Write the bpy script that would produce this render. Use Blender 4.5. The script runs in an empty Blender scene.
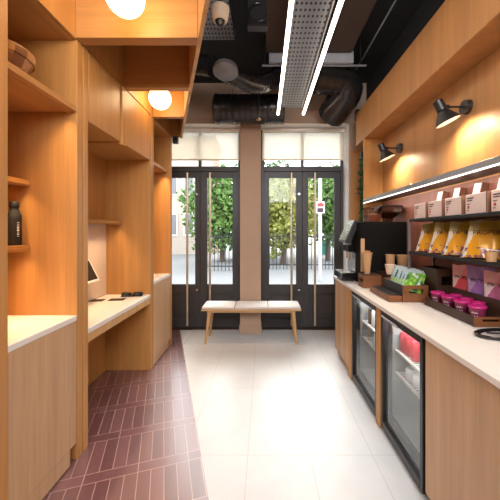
import bpy, bmesh, math, random
from mathutils import Vector, Matrix, Euler, noise
random.seed(7)
S = bpy.context.scene
COL = S.collection
PI = math.pi

# ------------------------------------------------------------------ camera
H = 1.45
F = 300.0                      # focal length in pixels of a 500 px frame
VX, VY = 264.0, 232.0          # vanishing point of the room axis
cd = bpy.data.cameras.new('camera'); cam = bpy.data.objects.new('camera', cd); COL.objects.link(cam)
cam.location = (0, 0, H); cam.rotation_euler = (PI/2, 0, 0)
cd.sensor_width = 36; cd.lens = F/500*36; cd.clip_start = .05; cd.clip_end = 200
cd.shift_x = -(VX-250)/500; cd.shift_y = -(250-VY)/500
S.camera = cam

# ------------------------------------------------------------------ world, exposure
w = bpy.data.worlds.new('sky'); S.world = w; w.use_nodes = True
bg = w.node_tree.nodes['Background']
bg.inputs[0].default_value = (.90, .95, 1.0, 1); bg.inputs[1].default_value = 1.9
S.view_settings.view_transform = 'Standard'; S.view_settings.look = 'None'
S.view_settings.gamma = 1; S.view_settings.use_curve_mapping = False
S.view_settings.exposure = 1.22

def area(name, loc, rot, sx, sy, power, col, spread=180):
    d = bpy.data.lights.new(name, 'AREA'); d.shape = 'RECTANGLE'; d.size = sx; d.size_y = sy
    d.energy = power; d.color = col; d.spread = math.radians(spread)
    o = bpy.data.objects.new(name, d); COL.objects.link(o); o.location = loc; o.rotation_euler = rot
    return o
sd = bpy.data.lights.new('sun', 'SUN'); sd.energy = 2.4; sd.angle = .6; sd.color = (1, .96, .9)
so = bpy.data.objects.new('sun', sd); COL.objects.link(so); so.rotation_euler = (math.radians(-50), math.radians(10), 0)
# unseen area light added behind the camera to fill the fronts and beams
area('rear_fill_light', (.15, -1.35, 2.9), (math.radians(66), 0, 0), 2.2, .9, 62, (.95, .97, 1.0))

WARM = (1, .66, .36)
WARMW = (1, .78, .56)

# ------------------------------------------------------------------ node helpers
class NT:
    def __init__(s, name):
        s.m = bpy.data.materials.new(name); s.m.use_nodes = True
        s.t = s.m.node_tree; s.b = s.t.nodes['Principled BSDF']; s.out = s.t.nodes['Material Output']
    def n(s, typ, **kw):
        o = s.t.nodes.new(typ)
        for k, v in kw.items(): setattr(o, k, v)
        return o
    def set(s, sock, v):
        if isinstance(v, bpy.types.NodeSocket): s.t.links.new(v, sock)
        elif v is not None:
            if isinstance(v, tuple) and len(v) == 3 and sock.type == 'RGBA': v = (*v, 1)
            sock.default_value = v
    def math(s, op, a, b=None, c=None):
        o = s.n('ShaderNodeMath', operation=op)
        s.set(o.inputs[0], a)
        if b is not None: s.set(o.inputs[1], b)
        if c is not None: s.set(o.inputs[2], c)
        return o.outputs[0]
    def mix(s, f, a, b):
        o = s.n('ShaderNodeMix', data_type='RGBA')
        s.set(o.inputs[0], f); s.set(o.inputs[6], a); s.set(o.inputs[7], b)
        return o.outputs[2]
    def obj(s): return s.n('ShaderNodeTexCoord').outputs['Object']
    def xyz(s, v=None):
        o = s.n('ShaderNodeSeparateXYZ'); s.t.links.new(v or s.obj(), o.inputs[0]); return o.outputs
    def scale(s, v, sc, loc=(0, 0, 0)):
        o = s.n('ShaderNodeMapping'); s.t.links.new(v, o.inputs[0]); o.inputs['Scale'].default_value = sc
        o.inputs['Location'].default_value = loc
        return o.outputs[0]
    def noise(s, v, sc=1, det=3, rough=.5):
        o = s.n('ShaderNodeTexNoise'); s.t.links.new(v, o.inputs['Vector'])
        o.inputs['Scale'].default_value = sc; o.inputs['Detail'].default_value = det; o.inputs['Roughness'].default_value = rough
        return o.outputs['Fac']
    def ramp(s, f, lo, hi):
        o = s.n('ShaderNodeMapRange'); s.set(o.inputs[0], f); o.inputs[1].default_value = lo; o.inputs[2].default_value = hi
        o.clamp = True
        return o.outputs[0]
    def bump(s, h, strength=.2, dist=.01):
        o = s.n('ShaderNodeBump'); s.set(o.inputs['Height'], h); o.inputs['Strength'].default_value = strength
        o.inputs['Distance'].default_value = dist
        s.t.links.new(o.outputs[0], s.b.inputs['Normal'])
    def base(s, c): s.set(s.b.inputs['Base Color'], c)
    def pr(s, rough=.5, metal=0, spec=.5, coat=0):
        s.b.inputs['Roughness'].default_value = rough; s.b.inputs['Metallic'].default_value = metal
        s.b.inputs['Specular IOR Level'].default_value = spec; s.b.inputs['Coat Weight'].default_value = coat

def plain(name, c, rough=.5, metal=0, spec=.5, var=.12, nsc=25, coat=0):
    k = NT(name); k.pr(rough, metal, spec, coat)
    f = k.noise(k.obj(), nsc, 3)
    k.base(k.mix(f, tuple(x*(1-var) for x in c), tuple(min(1, x*(1+var)) for x in c)))
    return k.m

def wood(name, c, axis='z', rough=.42, contrast=.16):
    k = NT(name); k.pr(rough, 0, .35)
    v = k.obj()
    a = {'x': (.5, 9, 9), 'y': (9, .5, 9), 'z': (9, 9, .5)}[axis]
    b = {'x': (2.2, 110, 110), 'y': (110, 2.2, 110), 'z': (110, 110, 2.2)}[axis]
    f1 = k.noise(k.scale(v, a), 1, 4, .6); f2 = k.noise(k.scale(v, b), 1, 2, .5)
    d = tuple(x*(1-contrast*1.3) for x in c); l = tuple(min(1, x*(1+contrast)) for x in c)
    m1 = k.mix(k.ramp(f1, .3, .7), d, l)
    dk = tuple(x*.72 for x in c)
    k.base(k.mix(k.math('MULTIPLY', k.ramp(f2, .45, .75), .42), m1, dk))
    k.bump(f2, .06, .002)
    return k.m

def emit(name, c, strength):
    k = NT(name); k.base((.8, .8, .8)); k.pr(.4)
    k.b.inputs['Emission Color'].default_value = (*c, 1); k.b.inputs['Emission Strength'].default_value = strength
    return k.m

def glass(name, tint=(1, 1, 1), rough=.0, base=.04, gain=.5):
    k = NT(name); t = k.t
    tr = k.n('ShaderNodeBsdfTransparent'); tr.inputs[0].default_value = (*tint, 1)
    gl = k.n('ShaderNodeBsdfGlossy'); gl.inputs['Roughness'].default_value = rough
    fr = k.n('ShaderNodeFresnel'); fr.inputs[0].default_value = 1.45
    mx = k.n('ShaderNodeMixShader')
    t.links.new(k.math('MULTIPLY_ADD', fr.outputs[0], gain, base), mx.inputs[0])
    t.links.new(tr.outputs[0], mx.inputs[1]); t.links.new(gl.outputs[0], mx.inputs[2])
    t.links.new(mx.outputs[0], k.out.inputs[0])
    return k.m

# ------------------------------------------------------------------ materials
OAK = (.50, .238, .070)
M = {}
M['oak'] = wood('oak_vertical', OAK)
M['oak_x'] = wood('oak_across', OAK, 'x')
M['oak_y'] = wood('oak_along', OAK, 'y')
M['oak_pale'] = wood('oak_pale', (.56, .345, .185))
M['oak_edge'] = wood('oak_edge', (.62, .36, .15))
M['oak_wall'] = wood('oak_wall', (.52, .26, .095), 'z', .45, .12)
M['redwood'] = wood('red_brown_wood', (.22, .085, .06), 'z', .5, .2)
M['walnut'] = wood('walnut_crate', (.062, .030, .018), 'y', .5, .3)
M['walnut_x'] = wood('walnut_crate_end', (.20, .075, .026), 'x', .5, .3)
M['darkwood'] = wood('dark_wood', (.040, .018, .010), 'y', .5, .25)
M['ash'] = wood('ash_bench', (.60, .38, .20), 'x', .45, .12)
M['ash_z'] = wood('ash_bench_leg', (.58, .35, .17), 'z', .45, .12)
M['white_top'] = plain('white_laminate', (.80, .75, .69), .35, var=.03, nsc=60)
M['splash'] = plain('pale_laminate', (.74, .62, .52), .5, var=.05)
M['black'] = plain('black_metal', (.016, .015, .016), .38, var=.2)
M['black_matte'] = plain('black_matte', (.012, .011, .011), .75, var=.2)
M['black_body'] = plain('black_casing', (.005, .004, .0035), .7, spec=.12)
M['black_gloss'] = plain('black_gloss', (.010, .010, .011), .12, var=.1)
M['shelf_black'] = plain('black_shelf', (.010, .010, .011), .5, spec=.3, var=.15)
M['ceil'] = plain('black_ceiling', (.012, .012, .013), .9, var=.3, nsc=5)
M['soffit'] = plain('brown_soffit', (.065, .040, .028), .8, var=.06, nsc=4)
M['plaster'] = plain('taupe_plaster', (.46, .325, .235), .75, var=.05, nsc=6)
M['whitewall'] = plain('white_paint', (.75, .73, .70), .6, var=.03)
M['door_grey'] = plain('dark_grey_paint', (.040, .038, .040), .42, var=.1, nsc=8)
M['brass'] = plain('pale_brass', (.62, .52, .38), .3, .6, var=.05)
M['steel'] = plain('steel', (.62, .61, .6), .25, 1, var=.05)
M['alu'] = plain('aluminium', (.34, .33, .34), .4, .85, var=.08)
M['galv'] = plain('galvanised', (.50, .50, .52), .45, .5, var=.15, nsc=9)
M['duct'] = plain('black_duct', (.042, .039, .039), .24, .5, var=.3, nsc=12)
M['ductcap'] = plain('grey_duct_cap', (.20, .20, .21), .5, .4, var=.2)
M['white_pl'] = plain('white_plastic', (.78, .76, .72), .35, var=.03)
M['cream_pl'] = plain('cream_plastic', (.72, .62, .48), .4, var=.03)
M['mat'] = plain('grey_sheet', (.52, .54, .56), .9, var=.12, nsc=180)
M['cushion'] = plain('white_cushion', (.74, .71, .68), .8, var=.05, nsc=120)
M['kraft'] = plain('kraft_card', (.50, .285, .135), .75, var=.12, nsc=60)
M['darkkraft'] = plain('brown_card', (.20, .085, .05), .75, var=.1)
M['palecup'] = plain('pale_card', (.70, .54, .40), .75, var=.08, nsc=60)
M['stick'] = plain('stirrer_wood', (.45, .19, .08), .6, var=.2)
M['magenta'] = plain('magenta_lid', (.62, .02, .20), .3, var=.1)
M['pot'] = plain('dark_pink_pot', (.17, .014, .055), .4, var=.5, nsc=70)
M['carton'] = plain('pale_pink_carton', (.76, .62, .57), .6, var=.05)
M['white_card'] = plain('white_card', (.80, .75, .72), .6, var=.05)
M['ink'] = plain('dark_ink', (.05, .02, .03), .7)
M['redink'] = plain('red_ink', (.5, .05, .05), .7)
M['white_ink'] = plain('white_ink', (.8, .8, .8), .7)
M['leaf'] = plain('dark_leaf', (.03, .10, .02), .5, var=.5, nsc=15)
M['red_can'] = plain('red_can', (.62, .05, .07), .3, .1)
M['green_bottle'] = plain('green_bottle', (.05, .22, .09), .25)
M['dark_bottle'] = plain('dark_bottle', (.03, .03, .035), .25)
M['white_bottle'] = plain('milk_white', (.75, .75, .75), .4)
M['glass'] = glass('window_glass', (.98, .99, .985), 0, .0, .35)
M['glass_fridge'] = glass('fridge_glass', (.93, .95, .95), 0, .0, .40)
M['hopper'] = glass('smoky_hopper', (.62, .50, .45), .05, .08, .6)
M['beans'] = plain('coffee_beans', (.12, .045, .02), .4, var=.5, nsc=90)
M['beans_pale'] = plain('pale_beans', (.42, .17, .09), .4, var=.4, nsc=90)
M['fr_in'] = plain('fridge_liner', (.26, .265, .27), .5, var=.03)
M['globe'] = emit('globe_glow', (1, .74, .42), 6.0)
M['led'] = emit('led_glow', (1, .82, .64), 5.0)
M['led_w'] = emit('led_glow_cool', (1, .90, .82), 1.6)
M['bulb'] = emit('bulb_glow', (1, .80, .52), 10.0)
M['screen'] = plain('dark_screen', (.012, .010, .010), .1)
M['grille'] = plain('iron_railing', (.012, .012, .014), .5)
M['pave'] = plain('pale_paving', (.20, .20, .205), .9, var=.08, nsc=3)
M['trunk'] = plain('tree_bark', (.10, .07, .05), .9, var=.3)
M['teal'] = plain('teal_plastic', (.05, .42, .34), .5)
M['copper'] = plain('sprinkler_brass', (.7, .5, .3), .3, .8)

def tree_leaf(name, c):
    k = NT(name); k.pr(.6)
    f = k.noise(k.obj(), 2.2, 3)
    k.base(k.mix(k.ramp(f, .3, .7), tuple(x*.55 for x in c), tuple(min(1, x*1.5) for x in c)))
    return k.m
M['tleaf1'] = tree_leaf('leaf_green', (.10, .19, .035)); M['tleaf2'] = tree_leaf('leaf_yellow', (.25, .26, .05)); M['tleaf3'] = tree_leaf('leaf_deep', (.055, .125, .035))

def m_blind():
    k = NT('cream_blind'); t = k.t
    d = k.n('ShaderNodeBsdfDiffuse'); d.inputs[0].default_value = (.72, .66, .56, 1)
    tl = k.n('ShaderNodeBsdfTranslucent'); tl.inputs[0].default_value = (.80, .72, .60, 1)
    tr = k.n('ShaderNodeBsdfTransparent')
    a = k.n('ShaderNodeMixShader'); a.inputs[0].default_value = .6
    b = k.n('ShaderNodeMixShader'); b.inputs[0].default_value = .28
    t.links.new(d.outputs[0], a.inputs[1]); t.links.new(tl.outputs[0], a.inputs[2])
    t.links.new(a.outputs[0], b.inputs[1]); t.links.new(tr.outputs[0], b.inputs[2])
    t.links.new(b.outputs[0], k.out.inputs[0])
    return k.m
M['blind'] = m_blind()

def m_white_floor():
    k = NT('white_floor_tile'); k.pr(.42, 0, .45)
    o = k.xyz()
    u = k.math('FLOORED_MODULO', k.math('ADD', o[0], .105+.0025), .405)
    v = k.math('FLOORED_MODULO', k.math('ADD', o[1], -1.95+.0025), .84)
    g = k.math('MAXIMUM', k.math('LESS_THAN', u, .005), k.math('LESS_THAN', v, .005))
    f = k.noise(k.obj(), 3.5, 5, .6); f2 = k.noise(k.obj(), 60, 2)
    c = k.mix(k.ramp(f, .3, .7), (.585, .59, .60), (.65, .655, .665))
    c = k.mix(k.math('MULTIPLY', f2, .12), c, (.52, .52, .52))
    k.base(k.mix(g, c, (.50, .48, .47)))
    k.bump(g, -.3, .003)
    return k.m
M['floor'] = m_white_floor()

def m_red_floor():
    k = NT('red_floor_tile'); k.pr(.30, 0, .9, .8); k.b.inputs['Coat Roughness'].default_value = .2
    o = k.xyz()
    dx, dy = -.3176, .9482
    a = k.math('ADD', k.math('MULTIPLY', o[0], dx), k.math('MULTIPLY', o[1], dy))
    b = k.math('ADD', k.math('MULTIPLY', o[0], dy), k.math('MULTIPLY', o[1], -dx))
    A = k.math('ADD', a, .20)
    am = k.math('FLOORED_MODULO', A, .372); row = k.math('FLOOR', k.math('DIVIDE', A, .372))
    isrow = k.math('LESS_THAN', am, .298)
    b2 = k.math('ADD', b, k.math('MULTIPLY', row, .149))
    per = k.math('MULTIPLY_ADD', isrow, .0745-.298, .298)
    bm_ = k.math('FLOORED_MODULO', b2, per); bi = k.math('FLOOR', k.math('DIVIDE', b2, per))
    g1 = k.math('LESS_THAN', bm_, .0045)
    g2 = k.math('LESS_THAN', am, .0045)
    g3 = k.math('LESS_THAN', k.math('ABSOLUTE', k.math('SUBTRACT', am, .298)), .0022)
    g = k.math('MAXIMUM', g1, k.math('MAXIMUM', g2, g3))
    cv = k.n('ShaderNodeCombineXYZ'); k.set(cv.inputs[0], bi); k.set(cv.inputs[1], row); k.set(cv.inputs[2], isrow)
    wn = k.n('ShaderNodeTexWhiteNoise'); k.t.links.new(cv.outputs[0], wn.inputs[0])
    f = k.noise(k.obj(), 14, 4, .6)
    c = k.mix(wn.outputs[0], (.150, .064, .068), (.225, .10, .104))
    c = k.mix(k.math('MULTIPLY', f, .35), c, (.13, .05, .052))
    k.base(k.mix(g, c, (.46, .30, .26)))
    k.bump(k.math('MULTIPLY_ADD', g, -1, k.math('MULTIPLY', f, .6)), .35, .004)
    return k.m
M['redfloor'] = m_red_floor()

def m_perf():
    k = NT('perforated_steel'); k.pr(.4, .5)
    o = k.xyz()
    def cell(v, p): return k.math('SUBTRACT', k.math('FLOORED_MODULO', v, p), p/2)
    u = cell(o[0], .032); v = cell(o[1], .062)
    u = k.math('MULTIPLY', u, 1.0); v2 = k.math('MULTIPLY', v, .62)
    d = k.math('ADD', k.math('MULTIPLY', u, u), k.math('MULTIPLY', v2, v2))
    h = k.math('LESS_THAN', d, .0085**2)
    k.base(k.mix(h, (.19, .19, .21), (.006, .006, .006)))
    return k.m
M['perf'] = m_perf()

def m_brick():
    k = NT('pale_brick'); k.pr(.9)
    t = k.n('ShaderNodeTexBrick'); k.t.links.new(k.scale(k.obj(), (1, 1, 1)), t.inputs[0])
    t.inputs['Color1'].default_value = (.34, .17, .11, 1); t.inputs['Color2'].default_value = (.40, .23, .15, 1)
    t.inputs['Mortar'].default_value = (.5, .42, .36, 1); t.inputs['Scale'].default_value = 4
    k.base(t.outputs[0]); return k.m
M['brick'] = m_brick()

def m_bag(name, c1, c2, c3, dots):
    """printed foil bag: main colour, pale panel on the left, accent blob and dots along the foot (object space)"""
    k = NT(name); k.pr(.3, .1, .5)
    o = k.xyz()
    n = k.noise(k.obj(), 16, 2)
    e = k.math('ADD', k.math('ADD', o[0], k.math('MULTIPLY', k.math('SUBTRACT', n, .5), .05)), k.math('MULTIPLY', k.math('SUBTRACT', o[2], .11), -.18))
    left = k.math('LESS_THAN', e, k.math('MULTIPLY_ADD', o[2], .22, -.062))
    c = k.mix(left, c1, c2)
    top = k.math('GREATER_THAN', o[2], .165)
    c = k.mix(k.math('MULTIPLY', top, .75), c, c3)
    vn = k.n('ShaderNodeTexVoronoi'); k.t.links.new(k.obj(), vn.inputs[0]); vn.inputs['Scale'].default_value = 42
    low = k.math('LESS_THAN', o[2], .062)
    dt = k.math('MULTIPLY', low, k.math('LESS_THAN', vn.outputs['Distance'], .48))
    c = k.mix(dt, c, dots)
    k.base(c)
    k.bump(k.noise(k.obj(), 28, 3), .35, .01)
    return k.m
M['bag_y'] = m_bag('yellow_bag', (.74, .33, .012), (.78, .74, .62), (.42, .34, .06), (.22, .08, .14))
M['bag_pink'] = m_bag('pink_bag', (.78, .10, .15), (.88, .70, .68), (.70, .32, .36), (.5, .03, .05))
M['bag_purple'] = m_bag('purple_bag', (.36, .18, .58), (.50, .38, .70), (.26, .16, .40), (.5, .12, .2))
M['bag_berry'] = m_bag('berry_bag', (.52, .16, .34), (.88, .76, .82), (.66, .26, .28), (.42, .05, .16))
def m_green():
    k = NT('green_printed_bag'); k.pr(.28, .1)
    o = k.xyz()
    vn = k.n('ShaderNodeTexVoronoi'); k.t.links.new(k.scale(k.obj(), (1, 1, .6)), vn.inputs[0]); vn.inputs['Scale'].default_value = 36
    c = k.mix(k.ramp(vn.outputs['Distance'], .1, .55), (.42, .62, .10), (.10, .36, .02))
    sp = k.n('ShaderNodeSeparateColor'); k.t.links.new(vn.outputs['Color'], sp.inputs[0])
    c = k.mix(k.math('GREATER_THAN', sp.outputs[0], .80), c, (.62, .70, .60))
    c = k.mix(k.math('LESS_THAN', sp.outputs[0], .14), c, (.05, .12, .04))
    n = k.noise(k.obj(), 16, 2)
    e = k.math('ADD', o[0], k.math('MULTIPLY', k.math('SUBTRACT', n, .5), .06))
    c = k.mix(k.math('LESS_THAN', e, -.056), c, (.36, .47, .54))
    c = k.mix(k.math('GREATER_THAN', o[2], .182), c, (.40, .48, .50))
    k.base(c); k.bump(k.noise(k.obj(), 28, 3), .4, .01); return k.m
M['bag_green'] = m_green()

def m_bowl():
    k = NT('segmented_wood'); k.pr(.35)
    o = k.xyz()
    an = k.math('ARCTAN2', o[1], o[0])
    i = k.math('FLOOR', k.math('MULTIPLY', an, 2.6)); j = k.math('FLOOR', k.math('MULTIPLY', o[2], 22))
    cv = k.n('ShaderNodeCombineXYZ'); k.set(cv.inputs[0], i); k.set(cv.inputs[1], j)
    wn = k.n('ShaderNodeTexWhiteNoise'); k.t.links.new(cv.outputs[0], wn.inputs[0])
    f = k.noise(k.scale(k.obj(), (30, 30, 60)), 1, 3)
    c = k.mix(k.ramp(wn.outputs[0], .3, .7), (.52, .24, .07), (.17, .06, .02))
    k.base(k.mix(k.math('MULTIPLY', f, .4), c, (.25, .10, .03))); return k.m
M['bowl'] = m_bowl()

# ------------------------------------------------------------------ mesh helpers
def P(px, py, Y): return Vector(((px-VX)/F*Y, Y, H-(py-VY)/F*Y))

class B:
    def __init__(s): s.bm = bmesh.new()
    def box(s, x0, x1, y0, y1, z0, z1, bev=.0, mtx=None, seg=1):
        vs = [(x, y, z) for x in (x0, x1) for y in (y0, y1) for z in (z0, z1)]
        t = bmesh.new(); v = [t.verts.new(p) for p in vs]
        for f in ((0,1,3,2), (4,6,7,5), (0,4,5,1), (2,3,7,6), (0,2,6,4), (1,5,7,3)): t.faces.new([v[i] for i in f])
        bmesh.ops.recalc_face_normals(t, faces=t.faces[:])
        if bev: bmesh.ops.bevel(t, geom=t.edges[:], offset=bev, segments=seg, affect='EDGES', profile=.5)
        s.add(t, mtx); return s
    def add(s, t, mtx=None):
        if mtx is not None: bmesh.ops.transform(t, matrix=mtx, verts=t.verts[:])
        me = bpy.data.meshes.new('tmp'); t.to_mesh(me); t.free(); s.bm.from_mesh(me); bpy.data.meshes.remove(me)
    def cyl(s, p0, p1, r0, r1=None, n=20, caps=True):
        p0 = Vector(p0); p1 = Vector(p1); r1 = r0 if r1 is None else r1
        d = p1-p0; t = bmesh.new()
        bmesh.ops.create_cone(t, cap_ends=caps, segments=n, radius1=r0, radius2=r1, depth=d.length)
        s.add(t, Matrix.Translation((p0+p1)/2) @ d.to_track_quat('Z', 'Y').to_matrix().to_4x4()); return s
    def sph(s, c, r, n=24, sc=(1, 1, 1)):
        t = bmesh.new(); bmesh.ops.create_uvsphere(t, u_segments=n, v_segments=n//2, radius=r)
        s.add(t, Matrix.Translation(c) @ Matrix.Diagonal((*sc, 1))); return s
    def lathe(s, prof, c=(0, 0, 0), n=28, sx=1, sy=1, mtx=None):
        t = bmesh.new(); rings = []
        for r, z in prof:
            if r < 1e-6: rings.append([t.verts.new((0, 0, z))])
            else: rings.append([t.verts.new((r*math.cos(2*PI*i/n)*sx, r*math.sin(2*PI*i/n)*sy, z)) for i in range(n)])
        for a, b in zip(rings, rings[1:]):
            for i in range(n):
                j = (i+1) % n
                if len(a) == 1 and len(b) == 1: continue
                if len(a) == 1: t.faces.new((a[0], b[i], b[j]))
                elif len(b) == 1: t.faces.new((a[i], a[j], b[0]))
                else: t.faces.new((a[i], a[j], b[j], b[i]))
        bmesh.ops.recalc_face_normals(t, faces=t.faces[:])
        m = Matrix.Translation(c)
        s.add(t, m @ mtx if mtx is not None else m); return s
    def tube(s, pts, rad, n=16, caps=True):
        pts = [Vector(p) for p in pts]; t = bmesh.new(); rings = []
        N = None
        for i, p in enumerate(pts):
            tan = (pts[min(i+1, len(pts)-1)]-pts[max(i-1, 0)]).normalized()
            if N is None: N = tan.orthogonal().normalized()
            N = (N-tan*N.dot(tan)).normalized(); Bn = tan.cross(N)
            r = rad[i] if isinstance(rad, (list, tuple)) else rad
            rings.append([t.verts.new(p+(N*math.cos(2*PI*k/n)+Bn*math.sin(2*PI*k/n))*r) for k in range(n)])
        for a, b in zip(rings, rings[1:]):
            for i in range(n): t.faces.new((a[i], a[(i+1) % n], b[(i+1) % n], b[i]))
        if caps: t.faces.new(rings[0]); t.faces.new(rings[-1])
        bmesh.ops.recalc_face_normals(t, faces=t.faces[:])
        s.add(t); return s
    def prism(s, poly, z0, z1, bev=0):
        t = bmesh.new(); v = [t.verts.new((x, y, z0)) for x, y in poly]; f = t.faces.new(v)
        r = bmesh.ops.extrude_face_region(t, geom=[f])
        for g in r['geom']:
            if isinstance(g, bmesh.types.BMVert): g.co.z = z1
        bmesh.ops.recalc_face_normals(t, faces=t.faces[:])
        if bev: bmesh.ops.bevel(t, geom=t.edges[:], offset=bev, segments=1, affect='EDGES')
        s.add(t); return s
    def quad(s, *ps):
        s.bm.faces.new([s.bm.verts.new(p) for p in ps]); return s
    def pouch(s, w, h, t, seed=0, lean=0):
        b = bmesh.new(); nu, nv = 12, 16; rnd = random.Random(seed); ph = rnd.random()*6
        g = {}
        for side in (-1, 1):
            for j in range(nv+1):
                v = j/nv; z = h*v
                ww = w*(1-.07*math.sin(PI*v)**1.2)
                f = 1.0*(1-max(0, (v-.12)/.80)**1.7) if v < .92 else 0
                for i in range(nu+1):
                    u = i/nu*2-1
                    e = max(0, 1-u*u)**.55
                    y = side*(t/2*max(0, f)*e + .0012)
                    y += .004*math.sin(7*u+9*v+ph)*e*(v < .92)
                    y += .0025*math.sin(24*u+ph)*(v >= .90)
                    g[side, i, j] = b.verts.new((u*ww/2+lean*z, y, z + .004*math.sin(5*u+ph)*v))
            for j in range(nv):
                for i in range(nu): b.faces.new((g[side, i, j], g[side, i+1, j], g[side, i+1, j+1], g[side, i, j+1]))
        for j in range(nv):
            for i in (0, nu): b.faces.new((g[-1, i, j], g[1, i, j], g[1, i, j+1], g[-1, i, j+1]))
        for i in range(nu):
            for j in (0, nv): b.faces.new((g[-1, i, j], g[1, i, j], g[1, i+1, j], g[-1, i+1, j]))
        bmesh.ops.recalc_face_normals(b, faces=b.faces[:])
        s.add(b); return s
    def build(s, name, mat, parent=None, smooth=False, world=True):
        if parent is not None and world:
            r = parent
            while r.parent: r = r.parent
            bmesh.ops.translate(s.bm, verts=s.bm.verts[:], vec=-r.location)
        me = bpy.data.meshes.new(name); s.bm.to_mesh(me); s.bm.free()
        for m in (mat if isinstance(mat, (list, tuple)) else [mat]): me.materials.append(M[m] if isinstance(m, str) else m)
        if smooth:
            me.polygons.foreach_set('use_smooth', [True]*len(me.polygons))
            me.set_sharp_from_angle(angle=math.radians(smooth if smooth > 1 else 40))
        o = bpy.data.objects.new(name, me); COL.objects.link(o)
        if parent is not None: o.parent = parent
        return o

def thing(name, label, cat, loc=(0, 0, 0), group=None, rot=(0, 0, 0)):
    o = bpy.data.objects.new(name, None); COL.objects.link(o); o.location = loc; o.rotation_euler = rot
    o.empty_display_size = .05
    o['label'] = label; o['category'] = cat
    if group: o['group'] = group
    return o
def tag(o, label, cat, group=None, kind=None):
    o['label'] = label; o['category'] = cat
    if group: o['group'] = group
    if kind: o['kind'] = kind
    return o
def struct(o): o['kind'] = 'structure'; return o
def recenter(o, loc):
    """single-mesh thing: move the origin to loc without moving the mesh"""
    o.data.transform(Matrix.Translation(-Vector(loc))); o.location = loc; return o
def copy_tree(o, parent=None):
    c = o.copy(); COL.objects.link(c)
    if parent is not None: c.parent = parent
    for ch in [x for x in o.children]: copy_tree(ch, c)
    return c
def lettering(txt, size, mat, parent, mtx, name='lettering', extrude=.0006, sx=1):
    cu = bpy.data.curves.new('t', 'FONT'); cu.body = txt; cu.size = size; cu.extrude = extrude
    cu.align_x = 'CENTER'; cu.align_y = 'CENTER'
    tmp = bpy.data.objects.new('t', cu); COL.objects.link(tmp)
    bpy.context.view_layer.update()
    me = bpy.data.meshes.new_from_object(tmp.evaluated_get(bpy.context.evaluated_depsgraph_get()))
    bpy.data.objects.remove(tmp); bpy.data.curves.remove(cu)
    me.name = name; me.materials.clear(); me.materials.append(M[mat])
    me.transform(mtx @ Matrix.Diagonal((sx, 1, 1, 1)))
    o = bpy.data.objects.new(name, me); COL.objects.link(o); o.parent = parent
    return o

def diag(Y): return .245-.335*Y            # edge between the two floors, and of the canopy above it
XL, XB = -1.19, -1.66                      # front and back planes of the left joinery
XR, XW = .855, 1.43                        # front of the right base units, right wall
YD = 4.53                                  # door plane
YN = -1.6                                  # near end of what is built

# ================================================================== SETTING
b = B(); b.prism([(diag(YN), YN), (XW+.3, YN), (XW+.3, 4.62), (diag(4.62), 4.62)], -.06, 0); struct(b.build('floor', 'floor'))
b = B(); b.prism([(-1.9, YN), (diag(YN), YN), (diag(4.62), 4.62), (-1.9, 4.62)], -.06, 0); struct(b.build('floor.001', 'redfloor'))
b = B(); b.box(-1.9, XW+.3, YN, 4.62, 3.56, 3.62); struct(b.build('ceiling', 'ceil'))
b = B(); b.box(-1.80, -1.70, YN, 4.62, 0, 3.56); struct(b.build('wall_left', 'plaster'))
b = B(); b.box(XW, XW+.12, YN, 4.25, 0, 2.985); struct(b.build('wall_right', 'oak_wall'))
b = B(); b.box(XW+.02, XW+.12, YN, 4.25, 2.985, 3.56); struct(b.build('wall_right.001', 'ceil'))
# door wall: header, pier, side piers
b = B(); b.box(-1.70, XW+.12, 4.25, 4.62, 2.99, 3.56); b.box(-.34, -.045, 4.25, 4.62, 0, 2.99, .004)
b.box(-1.70, -1.585, 4.25, 4.62, 0, 2.99); b.box(1.2, XW+.12, 4.25, 4.62, 0, 2.99)
struct(b.build('wall_front', 'plaster'))
b = B(); b.box(-.352, -.033, 4.235, 4.62, 0, .12, .006); struct(b.build('baseboard_front', 'plaster'))
b = B(); b.box(1.188, 1.2, 4.253, 4.5, 0, 2.99); b.box(-.045, 1.2, 4.253, 4.5, 2.978, 2.99); struct(b.build('trim_1', 'whitewall'))
b = B(); b.box(-1.585, -.34, 4.253, 4.5, 2.978, 2.99); struct(b.build('trim_2', 'whitewall'))
b = B(); b.box(-1.585, 1.2, 4.44, 4.62, 0, .012); struct(b.build('trim_3', 'darkwood'))
b = B(); b.box(1.225, XW, 4.235, 4.25, 0, 2.60); struct(b.build('trim_4', 'oak_wall'))

# bulkhead above the right-hand wall
b = B(); b.box(1.20, XW, YN, 3.92, 2.57, 2.985, .003); struct(b.build('trim_5', 'oak_wall'))
# brown dropped soffit over the aisle
b = B(); b.box(.02, .95, YN, 3.26, 3.40, 3.56); struct(b.build('trim_6', 'soffit'))

b = B(); b.box(-1.8, XW+.12, YN-.1, YN, 0, 3.56); struct(b.build('wall_back', 'plaster'))
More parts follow.
